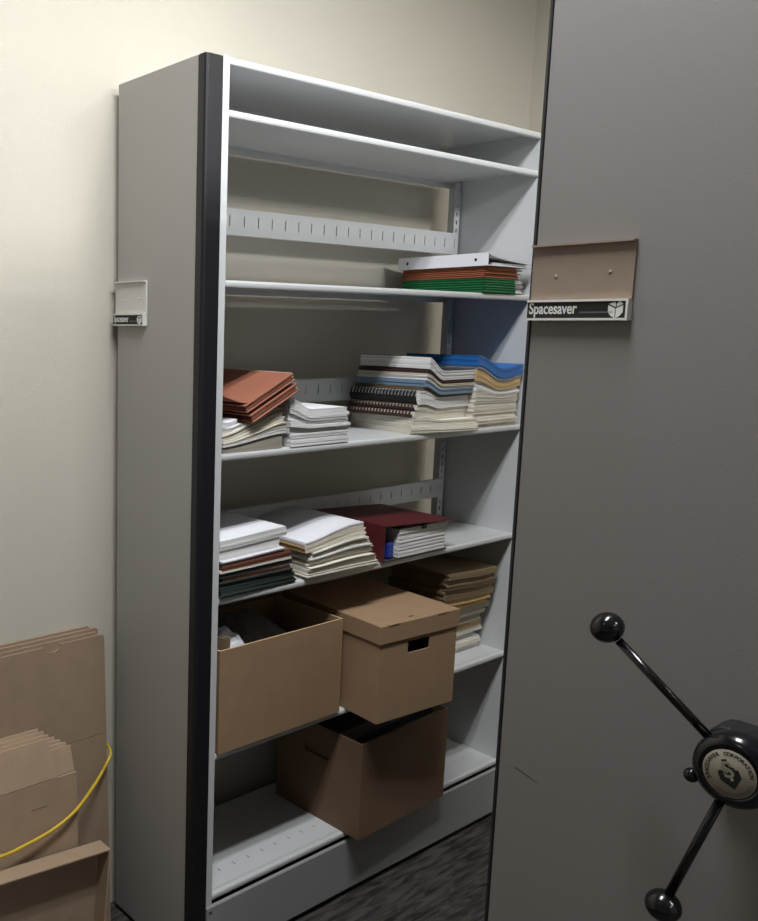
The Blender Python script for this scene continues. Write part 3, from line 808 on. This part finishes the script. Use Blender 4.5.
# ------------------------------------------------------------------ flattened cartons against the wall
def lean(name, label, y0, y1, z1, xt, xbm, th, m, group, zb=.001, extra=None, tag_it=True):
    mb = MB()
    dx = (xbm-xt)
    pts = [(y0, zb), (y1, zb), (y1, z1-.006), (y1-.007, z1), (y0, z1)]
    if extra: pts = extra
    def fn(u, v, w): return (xbm-dx*(v-zb)/(z1-zb)+w, u, v)
    mb.prism(pts, lambda u, v, w: fn(u, v, w), 0, th)
    o = mb.build(name, m, bevel=.0006)
    return tag(o, label, 'cardboard', group), fn
gl = 'large flattened cartons against the wall'
for k, (xt, xb_, ye, zt) in enumerate(((-.3535, -.325, -.073, .824), (-.3475, -.317, -.066, .818), (-.3415, -.309, -.056, .820), (-.335, -.301, -.060, .812))):
    lean('flattened_carton', 'large flattened brown carton leaning on the wall behind the notched one', -1.05+.03*k, ye, zt, xt, xb_, .005, CARD2, gl)
xt, xb_ = -.3285, -.293
root = thing('flattened_carton', 'frontmost large flattened carton with notched top edge and fold line, leaning on the wall', 'cardboard', (-.30, -.5, .001), gl)
y0, y1 = -.95, -.0445
def fnb(u, v, w): return (xb_+(xt-xb_)*(v/.802)+w, u, v)
mb = MB()
notch = [(y0, .536), (y1, .536), (y1, .797), (y1-.006, .803)]
cy = -.20
for i in range(9):
    q = PI*i/8; notch.append((cy+.024*math.cos(q), .803-.017*math.sin(q)))
notch.append((y0, .803))
mb.prism(notch, fnb, 0, .005); mb.build('upper_panel', CARD2, root)
mb = MB(); mb.prism([(y0, .001), (y1, .001), (y1, .5325), (y0, .5325)], fnb, 0, .005); mb.build('lower_panel', CARD2, root)
mb = MB(); mb.prism([(y0, .5325), (y1, .5325), (y1, .536), (y0, .536)], fnb, 0, .0035); mb.build('fold', CARDEDGE, root)

# bundle of smaller flattened cartons
gs = 'small flattened cartons in the front bundle'
for k in range(7):
    xb2 = -.262+.0046*k
    yr = -.252+.0115*k+RND.uniform(-.002, .002); zt = .603-.0075*k
    def fn(u, v, w, xb2=xb2): return (xb2-.02*(v/.6)-.28*max(0, v-.5)+w, u, v)
    mb = MB()
    mb.prism([(-.92, .001), (yr, .001), (yr, .4999), (-.92, .4999)], fn, 0, .0041)
    mb.prism([(-.92, .5), (yr, .5), (yr, zt), (yr-.03, zt+.001), (-.92, zt+.001)], fn, 0, .0041)
    tag(mb.build('small_flattened_carton', CARD3), 'small flattened carton layered in the bundle behind its flapped front carton', 'cardboard', gs)
root = thing('small_flattened_carton', 'frontmost small flattened carton with a pale folded-back top flap, in the leaning bundle', 'cardboard', (-.23, -.5, .001), gs)
xb3 = -.2288
def fn3(u, v, w): return (xb3-.02*(v/.6)+w, u, v)
mb = MB(); mb.plate(-.92, -.180, .001, .497, [(-.31, -.265, .432, .4345)], lambda u, v, w: fn3(u, v, w), .0042); flip_fix(mb.build('panel', CARD3, root))
mb = MB()
p0 = Vector(fn3(-.235, .4985, 0)); mb.poly([fn3(-.92, .499, .0), fn3(-.236, .499, .0), (xb3-.0425, -.249, .584), (xb3-.0425, -.92, .584),
    fn3(-.92, .499, .004), fn3(-.236, .499, .004), (xb3-.0385, -.249, .586), (xb3-.0385, -.92, .586)],
    [(0,3,2,1),(4,5,6,7),(0,1,5,4),(1,2,6,5),(2,3,7,6),(3,0,4,7)])
mb.build('top_flap', CARD3, root)

# shallow open tray on its side in front
tr = thing('shallow_carton_tray', 'shallow open cardboard tray standing on its side in front of the flattened cartons', 'box', (-.21, -.146, .001))
TX0, TX1, TY0, TY1, TZ = -.221, -.172, -.95, -.146, .303
mb = MB(); mb.box(TX0, TY0, .001, TX0+.0045, TY1, TZ-.005); mb.build('tray_back', CARD2, tr)
mb = MB(); mb.box(TX0, TY0, TZ-.005, TX1, TY1, TZ); mb.build('tray_side', CARD3, tr, bevel=.001)
mb = MB(); mb.box(TX0+.0046, TY1-.0045, .006, TX1, TY1, TZ-.0052); mb.build('tray_side', CARD3, tr, bevel=.001)
mb = MB(); mb.box(TX0+.0046, TY0, .001, TX1, TY1, .0058); mb.build('tray_side', CARD3, tr, bevel=.001)
mb = MB(); mb.box(TX0+.0046, TY0, .006, TX1, TY0+.0045, TZ-.0052); mb.build('tray_side', CARD3, tr, bevel=.001)

tr.rotation_euler = (math.radians(-4.4), 0, 0)

# yellow cable
def catmull(pts, n=10):
    pts = [Vector(p) for p in pts]; P = [pts[0]*2-pts[1]]+pts+[pts[-1]*2-pts[-2]]; out = []
    for i in range(1, len(P)-2):
        for k in range(n):
            t = k/n; a, b, c, d = P[i-1], P[i], P[i+1], P[i+2]
            out.append(.5*((2*b)+(c-a)*t+(2*a-5*b+4*c-d)*t*t+(3*b-a-3*c+d)*t**3))
    out.append(pts[-1]); return out
mb = MB(); mb.tube(catmull([(-.340, -.0500, .64), (-.336, -.0500, .56), (-.334, -.0490, .52), (-.323, -.030, .486), (-.304, -.036, .474), (-.293, -.057, .458), (-0.288, -0.077, 0.438), (-0.264, -0.119, 0.423), (-0.228, -0.193, 0.401), (-0.219, -0.264, 0.379), (-0.212, -0.345, 0.370), (-0.205, -0.412, 0.370), (-.195, -.6, .385), (-.19, -.85, .40), (-.18, -1.0, .33), (-.15, -1.05, .08), (-.08, -1.1, .006), (.02, -1.2, .006)]), .0042, 10)
tag(mb.build('yellow_cable', YELLOW), 'yellow cable drooping across the leaning flattened cartons', 'cable')

# ------------------------------------------------------------------ ceiling lights
def troffer(cx, cy, w, l, n, power, col, label, tube_w=.035):
    f = thing('ceiling_light', label, 'lamp', (cx, cy, ZC-.09), 'ceiling troffers')
    mb = MB(); z = ZC-.001
    mb.box(cx-w/2, cy-l/2, z-.006, cx+w/2, cy+l/2, z); mb.box(cx-w/2, cy-l/2, z-.08, cx-w/2+.01, cy+l/2, z-.006); mb.box(cx+w/2-.01, cy-l/2, z-.08, cx+w/2, cy+l/2, z-.006)
    mb.box(cx-w/2+.01, cy-l/2, z-.08, cx+w/2-.01, cy-l/2+.01, z-.006); mb.box(cx-w/2+.01, cy+l/2-.01, z-.08, cx+w/2-.01, cy+l/2, z-.006)
    mb.build('housing', HOLDER, f)
    for k in range(n):
        x = cx+(k-(n-1)/2)*w/n
        mb = MB(); mb.tube([(x, cy-l/2+.02, z-.035), (x, cy+l/2-.02, z-.035)], .012, 12); mb.build('tube', HOLDER, f)
        ld = bpy.data.lights.new('tube_light', 'AREA'); ld.shape = 'RECTANGLE'; ld.size = tube_w; ld.size_y = l-.06
        ld.energy = power/n; ld.color = col
        lo = bpy.data.objects.new('tube_light', ld); COL.objects.link(lo); lo.parent = f
        lo.location = Vector((x, cy, z-.055))-Vector(f.location)
troffer(.80, -.28, .34, 1.2, 2, 57, (.97, .985, 1), 'two-tube ceiling light above the aisle between shelving and carriage', .09)
troffer(4.6, -.42, .34, 1.2, 2, 19, (.98, .99, 1), 'two-tube ceiling light far right of the carriage, before the panels')
troffer(3.2, .9, 1.2, 1.2, 4, 175, (.985, .99, 1), 'added wide fill light on the ceiling at right, brightening the upper shelves', .12)  # added fill, unseen, to brighten the upper shelves and wall
troffer(.75, -2.7, .34, 1.2, 2, 3, (.90, .95, 1), 'added cool two-tube fill light behind the camera for the left wall')  # added weak cool fill, meant to neutralise the left wall's cream

w = bpy.data.worlds.new('dim_world'); S.world = w; w.use_nodes = True
w.node_tree.nodes['Background'].inputs[0].default_value = (.02, .02, .02, 1); w.node_tree.nodes['Background'].inputs[1].default_value = 1

# ------------------------------------------------------------------ camera
from mathutils import Matrix
yaw, pit, rol, F = .9444, -.1498, .0086, 884.99
fw = Vector((-math.sin(yaw)*math.cos(pit), math.cos(yaw)*math.cos(pit), math.sin(pit)))
r0 = Vector((math.cos(yaw), math.sin(yaw), 0)); u0 = r0.cross(fw)
R_ = r0*math.cos(rol)+u0*math.sin(rol); U_ = -r0*math.sin(rol)+u0*math.cos(rol)
cam = bpy.data.cameras.new('camera'); co = bpy.data.objects.new('camera', cam); COL.objects.link(co)
M = Matrix((R_, U_, -fw)).transposed().to_4x4(); M.translation = Vector((1.5306, -1.2626, 1.5964))
co.matrix_world = M
cam.sensor_fit = 'VERTICAL'; cam.sensor_height = 24; cam.sensor_width = 24*758/921
cam.lens = F/921*24; cam.shift_x = 235/921; cam.shift_y = 0
cam.clip_start = .02
S.camera = co
S.view_settings.view_transform = 'Standard'; S.view_settings.look = 'None'
S.view_settings.exposure = 0; S.view_settings.gamma = 1; S.view_settings.use_curve_mapping = False
